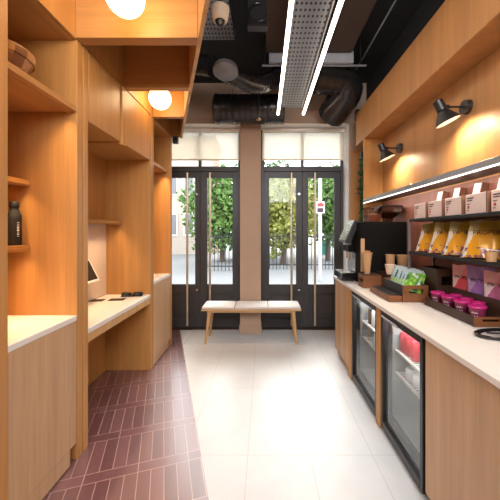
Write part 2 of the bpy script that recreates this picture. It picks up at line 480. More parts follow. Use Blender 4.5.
# doors: four leaves in two pairs, with frame and transom windows
def leaf(n, x0, x1, gx0, gx1, hx):
    r = bpy.data.objects.new('door_%d' % n, None); COL.objects.link(r); r.location = ((x0+x1)/2, YD, 0); r['kind'] = 'structure'
    a, c = YD-.025, YD+.025
    f = B(); f.box(x0, gx0, a, c, .015, 2.355, .003); f.box(gx1, x1, a, c, .015, 2.355, .003)
    f.box(gx0, gx1, a, c, 2.265, 2.355, .003); f.box(gx0, gx1, a, c, .53, .665, .003); f.box(gx0, gx1, a, c, .015, .14, .003)
    f.build('leaf_frame', 'door_grey', r)
    g = B(); g.box(gx0, gx1, YD-.004, YD+.004, .665, 2.265); g.build('glass_pane', 'glass', r)
    p = B(); p.box(gx0, gx1, YD-.010, YD+.012, .14, .53); p.box(gx0+.03, gx1-.03, YD-.018, YD-.008, .17, .50, .004); p.build('kick_panel', 'door_grey', r)
    h = B(); h.cyl((hx, YD-.085, .06), (hx, YD-.085, 2.33), .017); ho = h.build('pull_handle', 'brass', r, smooth=True)
    q = B()
    for z in (.30, 2.10): q.cyl((hx, YD-.085, z), (hx, YD-.02, z), .009, n=10)
    q.build('handle_bracket', 'brass', ho, smooth=True)
    k = B()
    cx = x1-.045 if n in (1, 3) else x0+.03
    for z in (2.02, .58): k.cyl((cx, YD-.033, z), (cx, YD-.024, z), .016, n=14)
    if n in (1, 3): k.build('lock', 'steel', r, smooth=True)
    else: k.bm.free()
leaf(1, -1.535, -.962, -1.44, -1.035, -1.137)
leaf(2, -.958, -.385, -.856, -.472, -.80)
leaf(3, .0, .572, .078, .483, .408)
leaf(4, .576, 1.15, .664, 1.057, .755)
for i, (x0, x1) in enumerate(((-1.585, -.34), (-.045, 1.2))):
    t = B(); t.box(x0, x0+.05, 4.49, 4.57, 0, 2.99, .003); t.box(x1-.05, x1, 4.49, 4.57, 0, 2.99, .003)
    t.box(x0+.05, x1-.05, 4.48, 4.57, 2.355, 2.43, .003); t.box(x0+.05, x1-.05, 4.49, 4.57, 2.955, 2.99, .002)
    struct(t.build('trim_%d' % (7+i), 'door_grey'))
    wn = bpy.data.objects.new('window_%d' % (i+1), None); COL.objects.link(wn); wn.location = ((x0+x1)/2, YD, 2.43); wn['kind'] = 'structure'
    m = (x0+x1)/2
    f = B(); f.box(m-.022, m+.022, 4.505, 4.555, 2.43, 2.955, .002); f.build('mullion', 'door_grey', wn)
    g = B(); g.box(x0+.05, m-.022, YD-.003, YD+.003, 2.43, 2.955); g.build('pane', 'glass', wn)
    g = B(); g.box(m+.022, x1-.05, YD-.003, YD+.003, 2.43, 2.955); g.build('pane', 'glass', wn)
    # roller blinds
    bt = thing('roller_blind', ('cream roller blind over the left pair of doors, beside the wooden cabinets', 'cream roller blind over the right pair of doors, behind the strip lights')[i], 'blind', (m, 4.40, 2.50), 'roller blinds over the doors')
    f = B(); f.cyl((x0+.02, 4.40, 2.945), (x1-.02, 4.40, 2.945), .027); f.build('roller', 'white_pl', bt, smooth=True)
    f = B(); f.box(x0+.02, x1-.02, 4.424, 4.426, 2.52, 2.945); f.build('fabric', 'blind', bt)
    f = B(); f.cyl((x0+.02, 4.425, 2.515), (x1-.02, 4.425, 2.515), .010, n=10); f.build('bottom_bar', 'cream_pl', bt, smooth=True)

# ================================================================== LEFT JOINERY
def strip_led(parent, x, y0, y1, z, power, col=WARM):
    d = B(); d.box(x-.008, x+.008, y0, y1, z-.006, z, .001); d.build('led_strip', 'oak_y', parent)
    l = area('shelf_light', (x, (y0+y1)/2, z-.008), (0, 0, 0), .008, y1-y0-.08, power*.7, col, 100)

# near display unit
u = thing('display_cabinet', 'tall oak display cabinet nearest the camera, holding a bowl and a black bottle', 'cabinet', (-1.42, 1.64, 0))
for y0, y1 in ((1.325, 1.395), (1.91, 1.966)):
    f = B(); f.box(XB-.02, XL, y0, y1, 0, 3.07, .002); f.build('side_panel', 'oak', u)
f = B(); f.box(XB-.02, XB, 1.396, 1.909, 0, 3.07); f.build('back_panel', 'oak', u)
f = B(); f.box(XB, XL-.022, 1.396, 1.909, 2.67, 2.70); f.build('top_panel', 'oak_y', u)
f = B(); f.box(XL-.02, XL, 1.396, 1.909, 2.672, 3.07, .002); f.build('header_panel', 'oak', u)
f = B(); f.box(XB, XL-.001, 1.396, 1.909, 2.214, 2.232, .002); f.box(XB, XL-.006, 1.396, 1.909, 2.234, 2.25, .002); f.build('shelf', 'oak_y', u)
strip_led(u, XL-.05, 1.42, 1.905, 2.213, 1.5)
for z in (1.745, 1.335):
    f = B(); f.box(XB, -1.485, 1.396, 1.909, z, z+.016, .002); f.box(XB, -1.49, 1.396, 1.909, z+.017, z+.032, .002); s_ = f.build('back_shelf', 'oak_y', u)
    strip_led(u, -1.50, 1.42, 1.905, z-.001, .9)
f = B(); f.box(XL-.022, XL-.002, 1.398, 1.905, .11, .884, .002); f.box(XL-.022, XL-.002, 1.398, 1.845, .012, .11); f.build('cabinet_door', 'oak_pale', u)
f = B(); f.box(XL-.07, XL-.05, 1.396, 1.909, 0, .108); f.build('plinth', 'oak', u)
f = B(); f.box(XB, XL, 1.397, 1.908, .886, .921, .003); tag(recenter(f.build('countertop', 'white_top'), (-1.42, 1.65, .886)), 'white countertop on the near oak cabinet, below the black bottle', 'countertop')

# bowl and bottle
bx, by = -1.395, 1.555
f = B(); f.lathe([(0, 0), (.105, 0), (.118, .012), (.150, .075), (.158, .10), (.166, .10), (.170, .112), (.170, .142), (.162, .148), (.150, .148), (.147, .10), (.10, .02), (0, .015)], (0, 0, 0), 48)
o = f.build('wooden_bowl', 'bowl', smooth=True); o.location = (bx, by, 2.251)
tag(o, 'round bowl of light and dark wood segments on the high oak shelf', 'bowl')
t = thing('water_bottle', 'matt black water bottle with white lettering on the small oak shelf', 'bottle', (-1.535, 1.845, 1.368))
f = B(); f.lathe([(0, 0), (.034, 0), (.0365, .004), (.0365, .165), (.034, .185), (.024, .215), (.021, .228), (.021, .232), (0, .232)], t.location, 28); f.build('body', 'black_matte', t, smooth=True)
f = B(); f.lathe([(0, .232), (.024, .232), (.025, .236), (.025, .264), (.023, .268), (0, .268)], t.location, 28); f.build('cap', 'black', t, smooth=True)
f = B(); rb = random.Random(4)
for q in range(9):
    a = math.radians(-22); f.box(-.0055, .0055, -.0004, .0006, 0, rb.choice((.003, .006, .007)), 0, Matrix.Translation((t.location.x+.0366*math.cos(a), t.location.y+.0366*math.sin(a), t.location.z+.055+q*.0105)) @ Matrix.Rotation(a+PI/2, 4, 'Z'))
f.build('print', 'white_ink', t)

# desk bay
u = thing('desk_alcove', 'oak desk alcove with an open knee space beside the display cabinet', 'alcove', (-1.42, 2.58, 0))
for y0, y1 in ((1.974, 2.03), (3.145, 3.19)):
    f = B(); f.box(XB-.02, XL, y0, y1, 0, 3.07, .002); f.build('side_panel', 'oak', u)
f = B(); f.box(XB-.02, XB, 2.031, 3.144, 0, 3.07); f.build('back_panel', 'oak', u)
f = B(); f.box(XB+.001, XB+.008, 2.032, 3.143, .80, 1.528); f.build('splashback', 'splash', u)
f = B(); f.box(XB+.001, -1.485, 2.031, 3.144, 1.53, 1.56, .002); f.build('back_shelf', 'oak_y', u)
strip_led(u, -1.50, 2.06, 3.14, 1.529, 2.2)
f = B(); f.box(XL-.02, XL+.010, 2.500, 2.567, 2.180, 2.673, .003); f.box(XL-.02, XL, 2.497, 2.57, 2.673, 3.07); f.box(XB, XL-.02, 2.50, 2.568, 2.19, 3.07); f.build('divider', 'oak', u)
f = B(); f.box(XL-.02, XL, 2.031, 2.496, 2.685, 3.07); f.build('header_panel', 'oak', u)
f = B(); f.box(XL-.02, XL, 2.571, 3.144, 2.685, 3.07); f.build('header_panel', 'oak', u)
f = B(); f.box(XB+.01, XL, 2.032, 3.143, .760, .796, .003); tag(recenter(f.build('built_in_desk', 'white_top'), (-1.42, 2.6, .76)), 'white topped built-in desk in the oak alcove, under the tablet', 'desk')
f = B(); f.box(XB+.001, XL-.004, 2.032, 3.143, .70, .759, .002); f.build('desk_support', 'oak_edge', u)
for i, (y0, y1) in enumerate(((2.036, 2.492), (2.575, 3.139))):
    t = thing('wall_cabinet', ('oak wall cabinet over the desk, the one closer to the camera', 'oak wall cabinet over the desk, the one farther from the camera')[i], 'cabinet', (-1.42, (y0+y1)/2, 2.20), 'wall cabinets over the desk')
    f = B(); f.box(XB+.001, XL-.024, y0, y1, 2.205, 2.68); f.build('carcass', 'oak_y', t)
    f = B(); f.box(XL-.022, XL-.001, y0+.003, y1-.003, 2.20, 2.676, .003); f.build('cabinet_door', 'oak', t)

# tablet on the alcove's back wall, leaning out at the foot
t = thing('tablet', 'white framed tablet tilted upward on the back of the desk alcove', 'tablet', (XB+.012, 2.66, 1.02))
t.rotation_euler = (0, math.radians(-27), 0)
f = B(); f.box(0, .014, -.155, .155, -.01, .225, .006, seg=2); f.build('frame', 'white_pl', t, world=False)
f = B(); f.box(.0125, .0146, -.133, .133, .014, .200); f.build('screen', 'screen', t, world=False)
f = B(); f.box(-.05, 0, -.05, .05, .13, .19, .004, Matrix.Identity(4)); f.build('bracket', 'white_pl', t, world=False)
t.location = (XB+.115, 2.645, 1.0)

# things on the desk
f = B(); f.box(-.10, .10, -.04, .04, 0, .012, .004)
f.lathe([(0, 0), (.042, 0), (.046, .006), (.046, .03), (.040, .036), (.032, .028), (0, .026)], (-.055, 0, .0), 24, 1.1, .9)
f.lathe([(0, 0), (.042, 0), (.046, .006), (.046, .03), (.040, .036), (.032, .028), (0, .026)], (.055, 0, .0), 24, 1.1, .9)
o = f.build('glasses_case', 'black_gloss', smooth=True); o.location = (-1.345, 3.06, .797); o.rotation_euler = (0, 0, math.radians(8))
tag(o, 'low black case with two rounded ends at the far end of the desk', 'case')
for i, (x, y, lab) in enumerate(((-1.42, 2.90, 'flat dark card lying on the desk in front of the black case'), (-1.60, 2.86, 'flat dark card lying on the desk below the tablet'))):
    f = B(); f.box(-.07, .07, -.045, .045, 0, .004, .001); o = f.build('card', 'darkwood'); o.location = (x, y, .7965); o.rotation_euler = (0, 0, .15)
    tag(o, lab, 'card')

# far tall unit
u = thing('tall_cabinet', 'narrow tall oak cabinet beyond the desk, nearest the doors', 'cabinet', (-1.42, 3.54, 0))
for y0, y1 in ((3.196, 3.236), (3.825, 3.88)):
    f = B(); f.box(XB-.02, XL, y0, y1, 0, 3.07, .002); f.build('side_panel', 'oak', u)
f = B(); f.box(XB-.02, XB, 3.237, 3.824, 0, 3.07); f.build('back_panel', 'oak', u)
f = B(); f.box(XB, XL-.022, 3.237, 3.824, 2.67, 2.70); f.build('top_panel', 'oak_y', u)
f = B(); f.box(XL-.02, XL, 3.237, 3.824, 2.672, 3.07, .002); f.build('header_panel', 'oak', u)
f = B(); f.box(XB, XL-.04, 3.237, 3.824, 2.205, 2.24, .002); f.build('shelf', 'oak_y', u)
strip_led(u, XL-.07, 3.26, 3.82, 2.204, 3.0)
f = B(); f.box(XL-.022, XL-.002, 3.24, 3.822, .09, .884, .002); f.box(XL-.022, XL-.002, 3.24, 3.75, .012, .09); f.build('cabinet_door', 'oak_pale', u)
f = B(); f.box(XL-.07, XL-.05, 3.237, 3.824, 0, .088); f.build('plinth', 'oak', u)
f = B(); f.box(XB, XL, 3.238, 3.823, .886, .921, .003); tag(recenter(f.build('countertop', 'white_top'), (-1.42, 3.53, .886)), 'white countertop on the far tall cabinet, past the desk', 'countertop')
f = B(); f.box(-.035, .035, -.03, .03, 0, .085, .006); o = f.build('sensor_box', 'black'); o.location = (-1.14, 3.862, 2.588); tag(o, 'small black box under the far end of the wooden canopy', 'sensor')

# canopy with cross beams and a slanting edge board
u = thing('canopy', 'slanting oak canopy with cross beams over the left-hand cabinets', 'canopy', (-.9, 2.4, 2.675))
for y0, y1 in ((1.89, 1.972), (2.55, 2.612), (3.19, 3.25), (3.845, 3.90)):
    f = B(); f.prism([(XL+.001, y0), (diag(y0)-.03, y0), (diag(y1)-.03, y1), (XL+.001, y1)], 2.675, 3.07, .002); f.build('beam', 'oak_x', u)
f = B(); f.prism([(XB, .3), (diag(.3), .3), (diag(3.9), 3.9), (XB, 3.9)], 3.072, 3.10); f.build('ceiling_board', 'oak_y', u)
f = B(); f.prism([(diag(.3)-.028, .3), (diag(.3), .3), (diag(3.9), 3.9), (diag(3.9)-.028, 3.9)], 2.668, 3.071, .002); f.build('edge_board', 'oak_edge', u)
for i, (x, y) in enumerate(((-.77, 1.66), (-1.015, 2.93))):
    t = thing('globe_lamp', ('glowing white globe lamp in the canopy, larger one closest to the camera', 'glowing white globe lamp in the canopy, smaller one nearer the doors')[i], 'lamp', (x, y, 2.755), 'globe lamps in the canopy')
    f = B(); f.sph((x, y, 2.755), .104, 32); f.build('globe', 'globe', t, smooth=True)
    f = B(); f.cyl((x, y, 2.855), (x, y, 3.05), .012); f.cyl((x, y, 2.85), (x, y, 2.87), .035); f.build('stem', 'brass', t, smooth=True)
    f = B(); f.cyl((x, y, 3.05), (x, y, 3.0715), .05); f.build('ceiling_rose', 'brass', t, smooth=True)

# ================================================================== RIGHT COUNTER
ZC = .925
f = B(); f.box(.83, XW-.001, YN+.3, 3.62, ZC-.03, ZC, .003); tag(recenter(f.build('countertop', 'white_top'), (1.13, 1.5, ZC-.03)), 'long pale countertop on the right over the glass fridges', 'countertop')
def base_unit(y0, y1, label, door_z=.012):
    t = thing('base_cabinet', label, 'cabinet', (1.13, (y0+y1)/2, 0), 'oak base cabinets under the right counter')
    f = B(); f.box(XR+.022, XW-.01, y0+.001, y1-.001, .08, ZC-.032); f.build('carcass', 'oak', t)
    f = B(); f.box(XR, XR+.020, y0+.002, y1-.002, .07, ZC-.036, .002); f.build('cabinet_door', 'oak_pale', t)
    f = B(); f.box(XR+.03, XW-.02, y0+.002, y1-.002, 0, .079); f.build('plinth', 'oak', t)
    return t
base_unit(.05, 1.592, 'large plain oak base cabinet under the near end of the right counter')
base_unit(3.035, 3.60, 'narrow oak base cabinet under the far end of the right counter, by the doors')
# upright oak strips between the fridges
for y0, y1, lab in ((2.215, 2.285, 'upright oak strip between the two glass fridges'), (2.945, 3.032, 'upright oak strip between the far fridge and the end cabinet')):
    f = B(); f.box(XR-.002, XW-.03, y0, y1, 0, ZC-.031, .002); tag(recenter(f.build('divider_panel', 'oak'), (1.13, (y0+y1)/2, 0)), lab, 'panel', 'oak strips beside the fridges')

def fridge(y0, y1, label):
    t = thing('glass_door_fridge', label, 'fridge', (1.13, (y0+y1)/2, 0), 'black glass door fridges under the counter')
    z0, z1 = .02, .885
    f = B(); f.box(XR+.06, 1.36, y0, y0+.025, z0, z1); f.box(XR+.06, 1.36, y1-.025, y1, z0, z1)
    f.box(XR+.06, 1.36, y0+.025, y1-.025, z0, z0+.10); f.box(XR+.06, 1.36, y0+.025, y1-.025, z1-.03, z1); f.box(1.34, 1.36, y0+.025, y1-.025, z0+.1, z1-.03)
    f.build('cabinet_body', 'black', t)
    f = B(); f.box(XR+.08, 1.34, y0+.025, y0+.03, z0+.1, z1-.03); f.box(XR+.08, 1.34, y1-.03, y1-.025, z0+.1, z1-.03); f.box(1.332, 1.34, y0+.03, y1-.03, z0+.1, z1-.03); f.box(XR+.08, 1.332, y0+.03, y1-.03, z0+.1, z0+.105)
    f.build('liner', 'fr_in', t)
    f = B()
    for z in (z0+.01,): f.box(XR+.07, XR+.12, y0+.04, y1-.04, 0, z)
    f.build('foot', 'black', t)
    d0, d1 = XR+.005, XR+.05
    f = B(); f.box(d0, d1, y0+.002, y0+.034, z0+.005, z1, .003); f.box(d0, d1, y1-.034, y1-.002, z0+.005, z1, .003)
    f.box(d0, d1, y0+.034, y1-.034, z1-.05, z1, .003); f.box(d0, d1, y0+.034, y1-.034, z0+.005, z0+.055, .003)
    dr = f.build('door', 'black', t)
    f = B(); f.box(d0+.014, d0+.020, y0+.034, y1-.034, z0+.055, z1-.05); f.build('glass_pane', 'glass_fridge', dr)
    f = B(); f.box(d0-.014, d0-.002, y1-.30, y1-.04, z1-.052, z1-.035, .003); f.build('handle', 'steel', dr)
    for z in (.425, .585):
        f = B()
        f.box(XR+.10, XR+.112, y0+.032, y1-.032, z-.006, z+.014, .002)
        n = 16
        for i in range(n):
            yy = y0+.05+(y1-y0-.1)*i/(n-1); f.box(XR+.112, 1.325, yy-.003, yy+.003, z+.006, z+.012)
        f.box(1.318, 1.326, y0+.032, y1-.032, z, z+.012)
        f.build('wire_shelf', 'white_pl', t)
    f = B(); f.box(XR+.09, XR+.12, y0+.06, y1-.06, z1-.036, z1-.03); f.build('light_bar', 'led_w', t)
    area('fridge_light', (XR+.105, (y0+y1)/2, z1-.038), (0, math.radians(18), 0), .03, y1-y0-.14, 2.6, (1, .97, .93))
    return t
fridge(1.625, 2.212, 'black glass door fridge with red cans, nearest the camera under the counter')
fridge(2.29, 2.94, 'black glass door fridge with pale bottles, farther away under the counter')

def can(name, x, y, z, r, h, mat, label, cat, group, neck=False):
    f = B()
    if neck: f.lathe([(0, 0), (r, 0), (r, h*.62), (r*.9, h*.72), (r*.42, h*.86), (r*.42, h*.93), (r*.5, h*.93), (r*.5, h), (0, h)], (0, 0, 0), 20)
    else: f.lathe([(0, 0), (r*.85, 0), (r, .008), (r, h-.012), (r*.82, h), (r*.78, h-.004), (0, h-.004)], (0, 0, 0), 20)
    o = f.build(name, mat, smooth=True); o.location = (x, y, z); tag(o, label, cat, group)
zs = .599
for i, y in enumerate((2.135, 2.06, 1.985)):
    can('drink_can', XR+.15, y, zs, .033, .135, 'red_can', 'red drink can on the near fridge top shelf, %s of three' % ('farthest', 'middle', 'nearest')[i], 'can', 'red cans in the fridge')
for i, y in enumerate((1.82, 1.74)):
    can('juice_bottle', XR+.15, y, zs, .032, .17, 'white_bottle', 'pale bottle on the near fridge top shelf, %s' % ('next to the red cans', 'at the near end')[i], 'bottle', 'pale bottles in the near fridge', True)
for i, y in enumerate((2.06, 1.96, 1.86)):
    can('yoghurt_tub', XR+.16, y, .439, .04, .075, 'white_bottle', 'white tub on the near fridge lower shelf, %s of three' % ('farthest', 'middle', 'nearest')[i], 'tub', 'white tubs in the fridge')
for i, (y, m, lab) in enumerate(((2.44, 'white_bottle', 'white bottle at the near end of the far fridge top shelf'), (2.53, 'dark_bottle', 'dark bottle second from near end on the far fridge top shelf'), (2.62, 'green_bottle', 'green bottle in the middle of the far fridge top shelf'), (2.71, 'white_bottle', 'white bottle beyond the green one on the far fridge top shelf'), (2.80, 'dark_bottle', 'dark bottle at the far end of the far fridge top shelf'))):
    can('drink_bottle', XR+.15, y, zs, .032, .19, m, lab, 'bottle', 'bottles in the far fridge', True)
for i, (y, m) in enumerate(((2.46, 'white_bottle'), (2.57, 'white_bottle'), (2.68, 'white_bottle'))):
    can('milk_bottle', XR+.16, y, .439, .034, .13, m, 'white bottle on the far fridge lower shelf, %s of three' % ('nearest', 'middle', 'farthest')[i], 'bottle', 'milk bottles in the far fridge', True)

# end panel of the wall joinery, and the shelf unit with strip light
f = B(); f.box(1.20, XW-.001, 3.60, 3.635, ZC+.001, 2.569, .002); tag(recenter(f.build('end_panel', 'oak'), (1.3, 3.61, ZC)), 'upright oak end panel closing the right-hand wall by the doors', 'panel')
u = thing('display_shelving', 'black wall shelving with strip light and red-brown back above the counter', 'shelf', (1.3, 1.4, 1.29))
f = B(); f.box(XW-.012, XW-.002, YN+.3, 3.598, ZC+.002, 1.795); f.build('back_panel', 'redwood', u)
f = B(); f.box(1.205, XW-.002, YN+.3, 3.598, 1.808, 1.838, .002); f.build('pelmet', 'black', u)
f = B(); f.box(1.19, 1.204, YN+.3, 3.598, 1.800, 1.838, .002); pf = f.build('light_profile', 'alu', u)
f = B(); f.box(1.192, 1.205, YN+.3, 3.597, 1.7935, 1.7995); f.build('light_diffuser', 'led_w', pf)
area('shelf_strip_light', (1.222, 1.4, 1.804), (0, math.radians(-25), 0), .012, 3.9, 5, (1, .84, .72))
for z, y1 in ((1.536, 2.486), (1.27, 2.486)):
    f = B(); f.box(1.20, XW-.013, YN+.3, y1, z, z+.021, .002); f.build('shelf', 'shelf_black', u)
f = B(); f.box(1.20, 1.218, 2.487, 2.502, ZC+.002, 1.556, .001); f.box(XW-.03, XW-.013, 2.487, 2.502, ZC+.002, 1.556, .001); f.build('upright', 'alu', u)

# ---- coffee machine
t = thing('coffee_machine', 'black coffee machine with two bean hoppers at the far end of the counter', 'coffee machine', (1.2, 3.2, ZC))
f = B(); f.box(.975, XW-.016, 2.97, 3.46, ZC+.03, 1.553, .008, seg=2); f.box(.985, XW-.03, 2.99, 3.44, ZC, ZC+.03); f.build('body', 'black_body', t)
f = B(); f.box(.825, .973, 3.17, 3.50, ZC+.018, ZC+.085, .006, seg=2); f.build('drip_tray', 'black_gloss', t)
f = B(); f.box(.832, .968, 3.18, 3.49, ZC+.086, ZC+.093, .002); f.build('tray_grid', 'steel', t)
mt = Matrix.Translation((.915, 3.30, 1.455)) @ Matrix.Rotation(math.radians(24), 4, 'Y')
f = B(); f.box(-.015, .05, -.14, .14, -.12, .13, .008, mt, 2); sc = f.build('screen_housing', 'black', t)
f = B(); f.box(-.0165, -.0145, -.13, .13, -.11, .12, 0, mt); f.build('screen', 'steel', sc)
f = B(); f.box(.895, .974, 3.22, 3.40, 1.235, 1.31, .01, seg=2); sp = f.build('spout_head', 'black_gloss', t)
f = B(); f.cyl((.925, 3.27, 1.16), (.925, 3.27, 1.235), .014); f.cyl((.925, 3.33, 1.16), (.925, 3.33, 1.235), .014); f.build('spout', 'steel', sp, smooth=True)
f = B(); f.box(.962, .974, 3.17, 3.45, 1.03, 1.23, .002); f.build('steel_back', 'steel', t)
f = B(); f.cyl((.92, 3.20, 1.325), (.92, 3.42, 1.325), .014); f.build('steel_bar', 'steel', t, smooth=True)
f = B(); f.box(.955, .992, 2.952, 2.968, 1.06, 1.385, .003); f.build('wooden_trim', 'ash_z', t)
for i, (cx, w_, mt_, x0) in enumerate(((1.12, .085, 'beans_pale', 0), (1.31, .118, 'beans', 0))):
    zt = 1.553
    hp = B(); hp.lathe([(.05, .0), (.055, .03), (w_*1.2, .10), (w_*1.25, .145)] if i else [(w_, .0), (w_*1.12, .05), (w_*1.16, .13)], (cx-.03*i, 3.10, zt+.004), 4, mtx=Matrix.Rotation(PI/4, 4, 'Z'))
    ho = hp.build('bean_hopper', 'hopper', t)
    hb = B(); hb.lathe([(0, .002), (.045, .002), (.05, .03), (w_*1.05, .09), (0, .10)] if i else [(0, .002), (w_*.94, .002), (w_*1.04, .05), (w_*1.05, .07), (0, .09)], (cx-.03*i, 3.10, zt+.004), 4, mtx=Matrix.Rotation(PI/4, 4, 'Z'))
    hb.build('beans', mt_, ho)
    hl = B(); hl.lathe([(0, .0), (w_*1.3, .0), (w_*1.3, .012), (w_*1.1, .018), (0, .018)], (cx-.03*i, 3.10, zt+(.149 if i else .134)), 4, mtx=Matrix.Rotation(PI/4, 4, 'Z')); hl.build('hopper_lid', 'black_gloss' if i else 'hopper', ho)

# ---- paper cup caddy
def end_panel(f, x0, x1, y0, y1, z0, z1, hole=True):
    if not hole: f.box(x0, x1, y0, y1, z0, z1, .002); return
    w = x1-x0; h = z1-z0; a, c = x0+w*.25, x1-w*.2; p, q = z0+h*.52, z0+h*.78
    f.box(x0, x1, y0, y1, z0, p, .001); f.box(x0, x1, y0, y1, q, z1, .001); f.box(x0, a, y0, y1, p, q); f.box(c, x1, y0, y1, p, q)
def crate(label, x0, x1, y0, y1, h, wood_side='walnut', wood_end='walnut_x', group='wooden crates on the counter', z=None, name='wooden_crate', back_h=None):
    z = ZC+.001 if z is None else z; th = .011
    t = thing(name, label, 'crate', ((x0+x1)/2, (y0+y1)/2, z), group)
    f = B(); f.box(x0+th, x1-th, y0+th, y1-th, z, z+.008); f.build('base', wood_side, t)
    f = B(); f.box(x0, x0+th, y0+th, y1-th, z, z+h, .001); f.build('front_panel', wood_side, t)
    f = B(); f.box(x1-th, x1, y0+th, y1-th, z, z+(back_h or h), .001); f.build('back_panel', wood_side, t)
    for a, c in ((y0, y0+th), (y1-th, y1)):
        f = B(); end_panel(f, x0, x1, a, c, z, z+h); f.build('end_panel', wood_end, t)
    return t
t = thing('cup_caddy', 'small wooden caddy carrying paper cups beside the coffee machine', 'caddy', (1.01, 2.87, ZC+.001))
f = B(); f.box(.925, 1.095, 2.795, 2.945, ZC+.001, ZC+.012); f.box(.925, .937, 2.806, 2.934, ZC+.012, ZC+.05); f.box(.925, .937, 2.806, 2.934, ZC+.085, ZC+.118); f.box(1.083, 1.095, 2.806, 2.934, ZC+.012, ZC+.118)
f.box(.925, 1.095, 2.795, 2.805, ZC+.012, ZC+.118); f.box(.925, 1.095, 2.935, 2.945, ZC+.012, ZC+.118); f.build('caddy_body', 'walnut_x', t)
f = B(); f.box(.927, 1.093, 2.797, 2.943, ZC+.1185, ZC+.128, .002); f.build('top_board', 'walnut', t)
def cup(x, y, z, r, h, mat, label, inv=False, sticks=False):
    t = thing('paper_cup', label, 'cup', (x, y, z), 'paper cups by the coffee machine')
    f = B(); f.lathe([(0, .004), (r*.70, .004), (r*.72, 0), (r*.74, .003), (r, h-.004), (r*1.06, h-.003), (r*1.06, h+.002), (r*.98, h+.002), (r*.93, h-.01), (r*.70, .008), (0, .008)], t.location, 26)
    f.build('cup_body', mat, t, smooth=True)
    if sticks:
        f = B(); rr = random.Random(3)
        for i in range(26):
            a = rr.random()*2*PI; d = rr.random()*r*.55
            f.box(x+d*math.cos(a)-.004, x+d*math.cos(a)+.004, y+d*math.sin(a)-.001, y+d*math.sin(a)+.001, z+.01, z+h+.010+rr.random()*.012)
        f.build('stirrers', 'stick', t)
zt = ZC+.1285
cup(.985, 2.87, zt, .038, .098, 'kraft', 'brown paper cup standing on the caddy, under the stirrer cup')
cup(.985, 2.87, zt+.1005, .050, .098, 'kraft', 'brown paper cup of wooden stirrers on top of another cup', sticks=True)
crate('low dark wooden box behind the green bags, carrying paper cups', 1.105, 1.40, 2.67, 2.935, .13, 'darkwood', 'darkwood')
f = B(); f.box(1.100, 1.41, 2.665, 2.94, ZC+.132, ZC+.144, .002); tag(recenter(f.build('box_lid', 'darkwood'), (1.25, 2.8, ZC+.132)), 'dark wooden lid under the brown and pale paper cups', 'lid')
zt2 = ZC+.1445
cup(1.145, 2.72, zt2, .046, .085, 'palecup', 'short pale paper cup on the dark box, nearest of three')
cup(1.195, 2.84, zt2, .043, .165, 'kraft', 'tall brown paper cup on the dark box, left of two')
cup(1.32, 2.84, zt2, .062, .16, 'kraft', 'wide tall brown paper cup on the dark box, right of two')

# ---- stepped crate of green bags
crate('dark crate full of green snack bags', 1.035, 1.225, 2.235, 2.63, .125, 'black')
t = thing('step_tray', 'low wooden step tray with a dark inlay in front of the green bags', 'tray', (.985, 2.45, ZC+.001))
f = B(); f.box(.935, 1.032, 2.245, 2.65, ZC+.001, ZC+.046, .002); f.build('tray_body', 'walnut_x', t)
f = B(); f.box(.942, 1.026, 2.265, 2.64, ZC+.0465, ZC+.051, .001); f.build('inlay', 'black', t)
def bag(name, loc, rz, tilt, w, h, th, mat, label, cat, group, txt=None, tcol='ink', seed=0, tz=.6, roll=0, lean=0):
    t = thing(name, label, cat, loc, group, (tilt, roll, rz))
    f = B(); f.pouch(w, h, th, seed, lean); f.build('bag_body', mat, t, smooth=60, world=False)
    if txt:
        lettering(txt, w*.19, tcol, t, Matrix.Translation((lean*h*tz, -th*.5*(1-max(0, (tz-.12)/.8)**1.7)-.004, h*tz)) @ Matrix.Rotation(PI/2+th*.8, 4, 'X'))
    return t
gn = ('farthest from the camera', 'second from the far end', 'third from the far end', 'third from the near end', 'second from the near end', 'nearest the camera')
for i in range(6):
    bag('snack_bag', (1.120+.010*(i % 2), 2.55-.046*i, ZC+.06), math.radians((-52, -44, -50, -42, -48, -40)[i]), math.radians((-38, -40, -36, -41, -38, -42)[i]), .16, .205, .026, 'bag_green',
        'green snack bag in the dark crate, %s' % gn[i], 'snack bag', 'green snack bags in the crate', seed=i, roll=math.radians((4, -3, 6, -2, 3, 5)[i]))

# ---- pots crate, pouch crate
crate('low wooden crate of pink pots on the counter', 1.160, 1.330, 1.650, 2.175, .055)
crate('tall wooden crate of pink and purple bags behind the pink pots', 1.333, 1.416, 1.66, 2.19, .135)
crate('dark empty wooden crate under the shelf, beyond the pink bags', 1.27, 1.41, 2.205, 2.44, .25, 'darkwood', 'walnut')
def pot(x, y, z, label):
    r, h = .044 if x < 1.25 else .034, .092
    t = thing('snack_pot', label, 'pot', (x, y, z), 'pink snack pots in the crate')
    f = B(); f.lathe([(0, 0), (r*.78, 0), (r*.80, .003), (r*.98, h-.008), (0, h-.008)], t.location, 26); bd = f.build('pot_body', 'pot', t, smooth=True)
    f = B(); f.lathe([(0, h-.0075), (r*1.03, h-.0075), (r*1.05, h-.004), (r*1.05, h), (r*1.02, h+.003), (r*.9, h-.001), (0, h-.001)], t.location, 26); f.build('pot_lid', 'magenta', t, smooth=True)
    f = B()
    for k in range(5):
        for j in range(2):
            a = math.radians(195+k*10); rr = r*(.80+.18*(.035+.02*j)/h)+.0015
            f.box(-.0013, .0013, -.0006, .0006, 0, .005 if (k+j) % 2 else .009, 0, Matrix.Translation((x+rr*math.cos(a), y+rr*math.sin(a), z+.035+.02*j)) @ Matrix.Rotation(a+PI/2, 4, 'Z'))
    f.build('print', 'white_ink', bd)
names = ('nearest the camera', 'second from the camera', 'third from the camera', 'farthest from the camera')
for i in range(4):
    pot(1.218, 1.712+.131*i, ZC+.011, 'dark pink pot with magenta lid, front row of the low crate, %s' % names[i])
